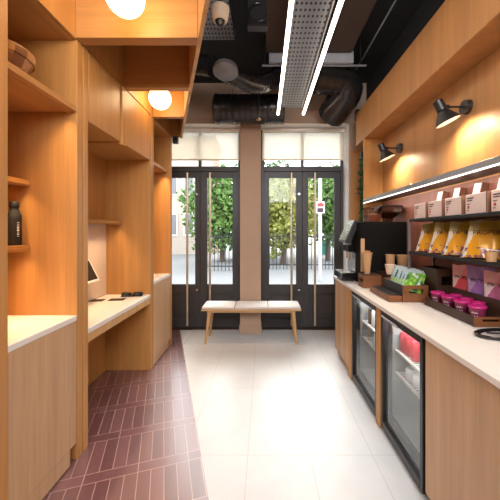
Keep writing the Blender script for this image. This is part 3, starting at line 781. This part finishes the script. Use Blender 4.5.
for i in range(3):
    pot(1.287, 1.80+.105*i, ZC+.011, 'dark pink pot with magenta lid, back row of the low crate, %s' % ('nearest the camera', 'middle of three', 'farthest from the camera')[i])
G = 'pink and purple bags under the shelf'
bag('snack_bag', (1.374, 2.075, ZC+.045), math.radians(-63), math.radians(-3), .155, .250, .036, 'bag_pink', 'pink snack bag in the crate, left of the purple bag', 'snack bag', G, 'PROPER', 'ink', 21, .66)
bag('snack_bag', (1.372, 1.905, ZC+.05), math.radians(-62), math.radians(-3), .165, .255, .036, 'bag_purple', 'purple snack bag in the crate, between two pink bags', 'snack bag', G, 'PROPER', 'ink', 22, .64)
bag('snack_bag', (1.370, 1.755, ZC+.045), math.radians(-62), math.radians(-3), .165, .245, .036, 'bag_berry', 'pinkish purple snack bag in the crate, nearest the camera', 'snack bag', G, 'PROPER', 'ink', 23, .68)

# ---- yellow bags on the middle shelf
names = ('farthest from the camera', 'second from the far end', 'second from the near end', 'nearest the camera')
for i, y in enumerate((2.355, 2.165, 1.975, 1.775)):
    bag('crisp_bag', (1.300-.004*i, y+.015, 1.292), math.radians(-42), math.radians(-12), .20, .232, .062, 'bag_y',
        'yellow crisp bag on the middle black shelf, %s' % names[i], 'crisp bag', 'yellow crisp bags on the shelf', 'PROPER', 'ink', 30+i, .66, 0, .20)
t = thing('sample_cup', 'small tan paper cup with a tilted white card, front of the yellow bags', 'cup', (1.212, 1.60, 1.292))
f = B(); f.lathe([(0, .002), (.020, .002), (.022, 0), (.032, .05), (.034, .05), (.034, .053), (.030, .053), (.020, .006), (0, .006)], t.location, 20); f.build('cup_body', 'kraft', t, smooth=True)
f = B(); f.box(-.05, .05, -.022, .022, 0, .004, .001, Matrix.Translation((1.215, 1.60, 1.352)) @ Matrix.Rotation(.12, 4, 'Y')); f.build('card', 'white_card', t)

# ---- cartons and packets on the top shelf
names = ('farthest from the camera', 'second from the far end', 'middle one of five', 'second from the near end', 'nearest the camera')
for i in range(5):
    y0 = 2.245-.205*i
    t = thing('pink_carton', 'pale pink carton on the top black shelf, %s' % names[i], 'carton', (1.275, y0+.09, 1.558), 'pale pink cartons on the top shelf')
    f = B(); f.box(1.215, 1.335, y0+.012, y0+.18, 1.558, 1.672, .002); bd = f.build('carton_body', 'carton', t)
    f = B(); f.box(1.214, 1.336, y0+.002, y0+.0115, 1.558, 1.674, .001); f.build('dark_side', 'darkkraft', t)
    f = B()
    f.box(1.2138, 1.2152, y0+.11, y0+.165, 1.645, 1.652); f.box(1.2138, 1.2152, y0+.12, y0+.165, 1.632, 1.638)
    f.box(1.2138, 1.2152, y0+.15, y0+.165, 1.575, 1.580); f.box(1.2138, 1.2152, y0+.14, y0+.165, 1.612, 1.617)
    f.build('print', 'ink', bd)
    f = B(); f.box(1.2138, 1.2152, y0+.145, y0+.16, 1.588, 1.604, 0); f.build('print', 'redink', bd)
    o = bpy.data.objects.new('tea_packet', None); COL.objects.link(o)
    o.location = (1.362, y0+.115, 1.5605); o.rotation_euler = (math.radians(5), math.radians(9), 0)
    f = B(); f.box(-.016, .016, -.034, .034, .004, .205, .003); f.build('packet_body', 'white_card', o, world=False)
    f = B(); f.box(-.018, .024, -.044, -.0345, .004, .208, .001); f.build('dark_side', 'darkkraft', o, world=False)  # brown slab puts the shade on the packet's near side into colour
    tag(o, 'white packet leaning behind the pale pink carton that is %s' % names[i], 'packet', 'white packets on the top shelf')

# ---- oval tray at the near end
t = thing('oval_tray', 'black oval tray with a raised rim lying on the near counter', 'tray', (1.225, 1.50, ZC+.001))
f = B(); f.lathe([(0, 0), (.150, 0), (.162, .006), (.166, .016), (.160, .019), (.146, .010), (.138, .005), (0, .005)], t.location, 56, 1, .50); f.build('tray_body', 'black_gloss', t, smooth=True)
f = B(); f.lathe([(0, .0052), (.134, .0052), (.134, .0062), (0, .0062)], t.location, 48, 1, .48); f.build('inset', plain('grey_inset', (.42, .36, .34), .4), t)
f = B(); f.tube([t.location+Vector(p) for p in ((-.09, .03, .012), (-.03, .008, .014), (.05, -.02, .014))], [.004, .004, .008], 10); f.build('spoon', 'black', t, smooth=True)

# ---- wall lamps
def wall_lamp(y, label):
    z = 2.325; hx = 1.245
    t = thing('wall_lamp', label, 'lamp', (XW-.001, y, z), 'black cone wall lamps')
    f = B(); f.cyl((XW-.001, y, z), (XW-.035, y, z), .050, .046, 28); f.build('wall_plate', 'black', t, smooth=True)
    f = B(); f.cyl((XW-.035, y, z), (hx+.02, y, z), .008, n=12); f.cyl((hx+.045, y, z), (hx+.005, y, z), .016, n=14); f.build('arm', 'black', t, smooth=True)
    ax = Vector((.42, -.10, -1)).normalized()
    R = (-ax).to_track_quat('Z', 'Y').to_matrix().to_4x4()
    c = Vector((hx-.01, y, z))
    f = B(); f.lathe([(0, .050), (.026, .050), (.034, .045), (.034, -.028), (.030, -.032), (0, -.032)], c, 26, mtx=R); f.build('lamp_cap', 'black', t, smooth=True)
    f = B(); f.lathe([(.028, -.034), (.036, -.036), (.084, -.120), (.081, -.120), (.034, -.040), (.0, -.038)], c, 36, mtx=R); sh = f.build('lamp_shade', 'black', t, smooth=True)
    f = B(); f.lathe([(0, -.040), (.034, -.043), (.078, -.1165), (.079, -.119), (.076, -.119), (.032, -.05), (0, -.047)], c, 36, mtx=R); f.build('shade_lining', 'white_pl', sh, smooth=True)
    f = B(); f.sph(c+ax*.075, .024, 18); f.build('bulb', 'bulb', t, smooth=True)
    l = bpy.data.lights.new('wall_lamp_light', 'SPOT'); l.energy = 10; l.color = (1, .80, .56); l.spot_size = math.radians(150); l.spot_blend = .8; l.shadow_soft_size = .03
    lo = bpy.data.objects.new('wall_lamp_light', l); COL.objects.link(lo); lo.location = c+ax*.102; lo.rotation_euler = ax.to_track_quat('-Z', 'Y').to_euler()
wall_lamp(2.10, 'black cone wall lamp on the oak wall, closer to the camera')
wall_lamp(3.13, 'black cone wall lamp on the oak wall, nearer the doors')

# ================================================================== BENCH AND FLOOR SHEET
f = B(); f.box(-1.05, .53, 3.87, 4.435, 0, .008, .003); tag(recenter(f.build('door_mat', 'mat'), (-.26, 4.15, 0)), 'thin grey sheet on the floor under the bench', 'mat')  # thin flat grey sheet laid beneath the bench
t = thing('bench', 'low wooden bench with a white seat in front of the doors', 'bench', (-.165, 4.01, .008))
f = B(); f.box(-.805, .478, 3.83, 4.19, .437, .462, .006, seg=2); f.box(-.74, .41, 3.88, 4.14, .405, .437, .003); f.build('seat_frame', 'ash', t)
for k in range(3):
    x0 = -.798+.4245*k
    f = B(); f.box(x0, x0+.420, 3.836, 4.184, .4625, .492, .012, seg=3); f.build('seat_pad', 'cushion', t, smooth=True)
for sx in (-1, 1):
    for sy in (-1, 1):
        top = Vector((-.165+sx*.545, 4.01+sy*.115, .437)); bot = Vector((-.165+sx*.585, 4.01+sy*.155, .010))
        f = B(); f.cyl(bot, top, .015, .024, 16); f.build('leg', 'ash_z', t, smooth=True)

# trailing plant behind the end panel
t = thing('trailing_plant', 'dark green trailing plant hanging between the end panel and the doors', 'plant', (1.31, 3.95, 1.75))
f = B(); rr = random.Random(5); stems = B()
for k in range(7):
    x, y, z = 1.27+rr.uniform(-.05, .10), 3.93+rr.uniform(-.12, .12), 2.40
    pts = []
    for s in range(9):
        pts.append((x, y, z)); x += rr.uniform(-.02, .02); y += rr.uniform(-.02, .02); z -= rr.uniform(.06, .11)
        for q in range(4):
            a = rr.random()*2*PI; l = rr.uniform(.07, .115)
            m = Matrix.Translation((x, y, z)) @ Euler((rr.uniform(.4, 1.4), 0, a)).to_matrix().to_4x4()
            vs = [m @ Vector(p) for p in ((0, 0, 0), (l*.32, l*.4, .006), (0, l, -.008), (-l*.32, l*.4, .006))]
            vs = [Vector((min(v.x, 1.425), v.y, v.z)) for v in vs]
            f.quad(*vs)
    stems.tube(pts, .003, 6)
f.build('foliage', 'leaf', t); stems.build('stem', 'trunk', t)
f = B(); f.lathe([(0, 0), (.06, 0), (.075, .10), (.07, .10), (.06, .02), (0, .02)], (1.33, 3.93, 2.385), 20); pt = f.build('plant_pot', 'black', t, smooth=True)
f = B(); f.cyl((1.33, 3.93, 2.47), (1.33, 3.93, 2.57), .004, n=8); f.box(1.255, 1.405, 3.928, 3.932, 2.47, 2.474); f.build('hanger', 'black', t)

# ================================================================== CEILING SERVICES
def ridged(f, pts, r, pitch=.05, amp=.012, sub=6):
    pts = [Vector(p) for p in pts]; out = []
    for i in range(len(pts)-1):
        p0 = pts[max(i-1, 0)]; p1 = pts[i]; p2 = pts[i+1]; p3 = pts[min(i+2, len(pts)-1)]
        n = max(4, int((p2-p1).length/pitch*4))
        for k in range(n):
            s = k/n
            out.append(.5*((2*p1)+(p2-p0)*s+(2*p0-5*p1+4*p2-p3)*s*s+(3*p1-p0-3*p2+p3)*s**3))
    out.append(pts[-1])
    f.tube(out, [r*(1+amp*(2 if i % 4 == 0 else 0)) for i in range(len(out))], 28)

t = thing('strip_light_raft', 'perforated grey cable tray with two glowing strip lights along the ceiling', 'light', (.34, 2.4, 2.95))
f = B(); f.box(.215, .465, .6, 3.78, 3.02, 3.024); f.box(.205, .215, .6, 3.78, 3.0, 3.05); f.box(.465, .475, .6, 3.78, 3.0, 3.05); f.build('cable_tray', 'perf', t)
for x in (.18, .503):
    f = B(); f.box(x-.016, x+.016, .6, 3.84, 2.968, 3.02, .003); hs = f.build('light_housing', 'black', t)
    f = B(); f.box(x-.015, x+.015, .6, 3.838, 2.945, 2.9675, .004); f.build('strip_light', 'led', hs)
f = B()
for y in (1.5, 2.6, 3.7):
    for x in (.21, .47): f.cyl((x, y, 3.02), (x, y, 3.399 if y < 3.2 else 3.56), .004, n=8)
f.build('suspension_rod', 'black', t)

t = thing('ventilation_duct', 'wide black ribbed duct running crosswise above the pier between the doors', 'duct', (-.2, 4.04, 3.1), 'black ducts')
f = B(); ridged(f, [(-.60, 4.04, 3.10), (-.30, 4.04, 3.10), (.0, 4.04, 3.10), (.27, 4.04, 3.10)], .190, .075, .01); f.build('duct_body', 'duct', t, smooth=50)
f = B(); f.lathe([(.190, 0), (.196, .01), (.196, .05), (.15, .075), (0, .08)], (-.60, 4.04, 3.10), 32, mtx=Matrix.Rotation(-PI/2, 4, 'Y')); f.build('end_cap', 'duct', t, smooth=True)
for x in (-.42, .05):
    f = B(); f.tube([(x+0, 4.04+.195*math.cos(a), 3.10+.195*math.sin(a)) for a in [i*2*PI/24 for i in range(25)]], .006, 6, False); f.cyl((x, 4.04, 3.285), (x, 4.04, 3.56), .004, n=6)
    f.build('strap', 'black', t)

t = thing('flexible_duct', 'curved black flexible duct with grey end cap, sagging beside the canopy', 'duct', tuple(P(255, 80, 3.35)), 'black ducts')
f = B(); ridged(f, [P(222, 70, 3.15), P(238, 79, 3.2), P(252, 84, 3.3), P(266, 83, 3.4), P(277, 76, 3.5), P(284, 62, 3.55)], .095, .035, .02); f.build('duct_body', 'duct', t, smooth=50)
f = B(); ridged(f, [P(178, 60, 3.35), P(195, 64, 3.25), P(212, 66, 3.15)], .105, .06, .01); f.build('branch_body', 'duct', t, smooth=50)
c = P(225.5, 72, 3.0)
f = B(); f.lathe([(0, -.006), (.118, -.006), (.126, 0), (.126, .03), (.118, .05), (0, .05)], c, 36, mtx=Euler((math.radians(-14), 0, 0)).to_matrix().to_4x4()); f.build('end_cap', 'ductcap', t, smooth=True)

t = thing('elbow_duct', 'shiny black segmented elbow duct right of the strip lights', 'duct', tuple(P(342, 90, 3.9)), 'black ducts')
f = B(); ridged(f, [P(312, 78, 3.55), P(330, 78, 3.6), P(343, 82, 3.65), P(347, 92, 3.72), P(340, 103, 3.82), P(331, 116, 4.0)], .185, .10, .012); f.build('duct_body', 'duct', t, smooth=50)

t = thing('trunking', 'light grey metal trunking across the end of the brown soffit', 'trunking', (.5, 3.3, 3.30))
f = B(); f.box(.055, .98, 3.275, 3.36, 3.302, 3.43, .004); f.build('trunking_body', 'galv', t)
f = B()
for x in (.10, .93): f.cyl((x, 3.32, 3.43), (x, 3.32, 3.56), .005, n=8)
f.build('hanger', 'black', t)
t = thing('sprinkler_pipe', 'thin dark pipe crossing below the grey trunking', 'pipe', (.5, 3.2, 3.225))
f = B(); f.cyl((-.02, 3.2, 3.225), (1.09, 3.2, 3.225), .012, n=14); f.build('pipe', 'ductcap', t, smooth=True)
f = B(); f.cyl((1.03, 3.2, 3.225), (1.03, 3.2, 3.56), .005, n=8); f.cyl((.01, 3.2, 3.225), (.01, 3.2, 3.56), .005, n=8); f.build('hanger', 'black', t)
t = thing('fire_sprinkler', 'tiny brass sprinkler head hanging above the doors', 'sprinkler', tuple(P(258.5, 120, 3.7)))
p = t.location.copy()
f = B(); f.cyl(p+Vector((0, 0, .02)), (p.x, p.y, 3.56), .009, n=12); f.build('drop_pipe', 'black', t, smooth=True)
f = B(); f.lathe([(0, 0), (.03, 0), (.03, .006), (.01, .012), (.008, .03), (0, .03)], p, 20); f.build('deflector', 'copper', t, smooth=True)
f = B(); f.cyl((1.12, YN, 3.42), (1.12, 4.2, 3.42), .009, n=10); tag(recenter(f.build('conduit', 'alu'), (1.12, 1.3, 3.42)), 'thin grey conduit running along the black ceiling on the right', 'conduit')
f = B(); f.box(1.28, 1.42, 4.17, 4.249, 3.02, 3.16, .004); tag(recenter(f.build('junction_box', 'black'), (1.35, 4.21, 3.02)), 'small black box on the wall above the right-hand doors', 'junction box')

# security camera and the tray behind it
p = P(220, 14, 2.15)
t = thing('security_camera', 'cream dome security camera hanging from the black ceiling near the canopy', 'camera', tuple(p))
f = B(); f.lathe([(0, .050), (.056, .050), (.066, .04), (.064, .0), (.052, -.048), (.044, -.056), (.034, -.05), (0, -.04)], p, 32); f.build('housing', 'cream_pl', t, smooth=True)
f = B(); f.sph(p+Vector((0, 0, -.048)), .036, 22); ln = f.build('lens_ball', 'black_gloss', t, smooth=True)
f = B(); f.cyl(p+Vector((.006, -.026, -.075)), p+Vector((.004, -.012, -.06)), .013, n=16); f.build('lens', 'ductcap', ln, smooth=True)
f = B(); f.cyl(p+Vector((0, 0, .05)), (p.x, p.y, 3.56), .018, n=14); f.build('drop_rod', 'black', t, smooth=True)
f = B(); f.box(-.80, -.27, 2.05, 2.89, 3.30, 3.305); f.box(-.80, -.27, 2.05, 2.058, 3.30, 3.34); f.box(-.28, -.27, 2.05, 2.89, 3.30, 3.34)
o = f.build('perforated_tray', 'perf'); recenter(o, (-.53, 2.33, 3.30)); tag(o, 'grey perforated tray against the ceiling behind the dome camera', 'tray')
t = thing('cable_reel', 'loop of dark cable with a grey plate against the black ceiling', 'cable', tuple(P(258, 12, 2.3)))
p = t.location.copy()
f = B(); f.tube([p+Vector((.07*math.cos(a), .03*math.sin(a), .09*math.sin(a))) for a in [i*PI*1.5/20+1.2 for i in range(21)]], .008, 8); f.build('cable', 'duct', t, smooth=True)
f = B(); f.box(p.x-.08, p.x+.07, p.y-.02, p.y+.05, p.z-.12, p.z-.108, .002); f.box(p.x-.08, p.x+.07, p.y+.04, p.y+.05, p.z-.11, 3.56); f.build('plate', 'black', t)

# ================================================================== OUTSIDE
b = B(); b.box(-30, 30, 4.62, 60, -.12, -.04); tag(b.build('pavement', 'pave'), 'pale paved street outside the doors', 'pavement', kind='structure')
def railing(x0, x1, y, label):
    t = thing('iron_railing', label, 'railing', ((x0+x1)/2, y, -.04), 'iron railings outside')
    f = B(); f.box(x0, x1, y-.02, y+.02, 1.25, 1.29); f.box(x0, x1, y-.02, y+.02, .12, .16); f.build('rail', 'grille', t)
    f = B(); n = int((x1-x0)/.14)
    for i in range(n+1): f.cyl((x0+i*.14, y, -.04), (x0+i*.14, y, 1.42), .014, n=6)
    o = f.build('bars', 'grille', t); o['kind'] = 'stuff'
railing(-2.6, -.4, 11.5, 'black iron railing outside, seen through the left pair of doors')
railing(-.2, 3.6, 12.0, 'black iron railing outside, seen through the right pair of doors')
def tree(x, y, h, r, mat, label, seed, n=4000, trunk=True, zc=None):
    t = thing('street_tree', label, 'tree', (x, y, -.04), 'trees outside'); rr = random.Random(seed)
    zc = zc or h-r
    f = B()
    for i in range(n):
        d = Vector((rr.gauss(0, 1), rr.gauss(0, 1), rr.gauss(0, 1))).normalized()*r*rr.random()**.4
        k = 1+.35*noise.noise(d.normalized()*2.2+Vector((seed, 0, 0)))
        c = Vector((x, y, zc))+Vector((d.x*k, d.y*k*.7, d.z*k*1.15))
        l = rr.uniform(.14, .28)
        m = Euler((rr.uniform(0, PI), rr.uniform(0, PI), rr.uniform(0, PI))).to_matrix()
        f.quad(*[c+m @ Vector(p) for p in ((0, -l*.5, 0), (l*.35, 0, .02), (0, l*.6, 0), (-l*.35, 0, .02))])
    f.build('foliage', mat, t)
    f = B(); f.cyl((x, y, -.04), (x+.1, y, zc), .14, .07, 10); f.build('trunk', 'trunk', t)
tree(-2.1, 15.0, 5.6, 1.9, 'tleaf1', 'leafy green tree outside, between the brick house and the pier', 1, zc=2.6)
tree(-.9, 17.0, 6.4, 1.9, 'tleaf3', 'dark green tree outside, just left of the pier', 2, zc=2.4)
tree(.9, 14.0, 4.6, 1.6, 'tleaf2', 'yellow-green tree outside behind the third door leaf', 3, zc=2.4)
tree(.6, 18.5, 7.5, 2.2, 'tleaf3', 'deep green tall tree outside, right of the pier', 4, zc=3.4)
tree(3.3, 15.5, 5.6, 1.7, 'tleaf1', 'green tree outside behind the street sign', 5, zc=2.8)
tree(4.7, 18.0, 7.0, 2.0, 'tleaf3', 'dark tree outside, farthest right behind the doors', 6, zc=2.8)
# brick house
t = thing('brick_house', 'pale brick house across the street, seen through the leftmost door', 'house', (-6.0, 20.5, -.04))
f = B(); f.box(-9.5, -3.4, 20, 23, -.04, 7.5); f.build('wall', 'brick', t)
for x in (-6.1, -5.0, -4.1):
    for z in (1.2, 3.9):
        f = B(); f.box(x-.35, x+.35, 19.93, 20, z, z+1.5); wf = f.build('window_frame', 'white_pl', t)
        f = B(); f.box(x-.28, x+.28, 19.92, 19.93, z+.08, z+1.42); f.build('pane', 'ductcap', wf)
f = B(); f.prism([(-9.7, 19.8), (-3.2, 19.8), (-3.2, 23.2), (-9.7, 23.2)], 7.5, 7.8); f.build('roof', 'ductcap', t)
# street sign and bin
t = thing('street_sign', 'grey post with a red and white sign outside the right-hand door', 'sign', (1.72, 9.2, -.04))
f = B(); f.cyl((1.72, 9.2, -.04), (1.72, 9.2, 3.3), .055, n=16); f.build('post', 'galv', t, smooth=True)
f = B(); f.box(1.58, 1.84, 9.12, 9.14, 2.02, 2.38, .004); pl = f.build('sign_plate', 'white_pl', t)
f = B(); f.box(1.62, 1.80, 9.112, 9.119, 2.05, 2.18); f.build('dark_panel', 'ink', pl)
f = B(); f.prism([(1.62, 2.30), (1.72, 2.36), (1.82, 2.30), (1.82, 2.22), (1.62, 2.22)], 0, .006); ar = f.build('red_mark', 'redink', pl, world=False)
ar.data.transform(Matrix.Rotation(PI/2, 4, 'X')); ar.location = Vector((0, 9.119, 0))-t.location
t = thing('litter_bin', 'round teal bin outside behind the rightmost door', 'bin', (4.07, 20.0, -.04))
f = B(); f.lathe([(0, 0), (.24, 0), (.28, .7), (.30, .7), (.30, .76), (0, .76)], t.location, 24); f.build('bin_body', 'teal', t, smooth=True)
f = B(); f.lathe([(0, .76), (.30, .76), (.24, .95), (.1, 1.02), (0, 1.03)], t.location, 24); f.build('bin_lid', 'teal', t, smooth=True)
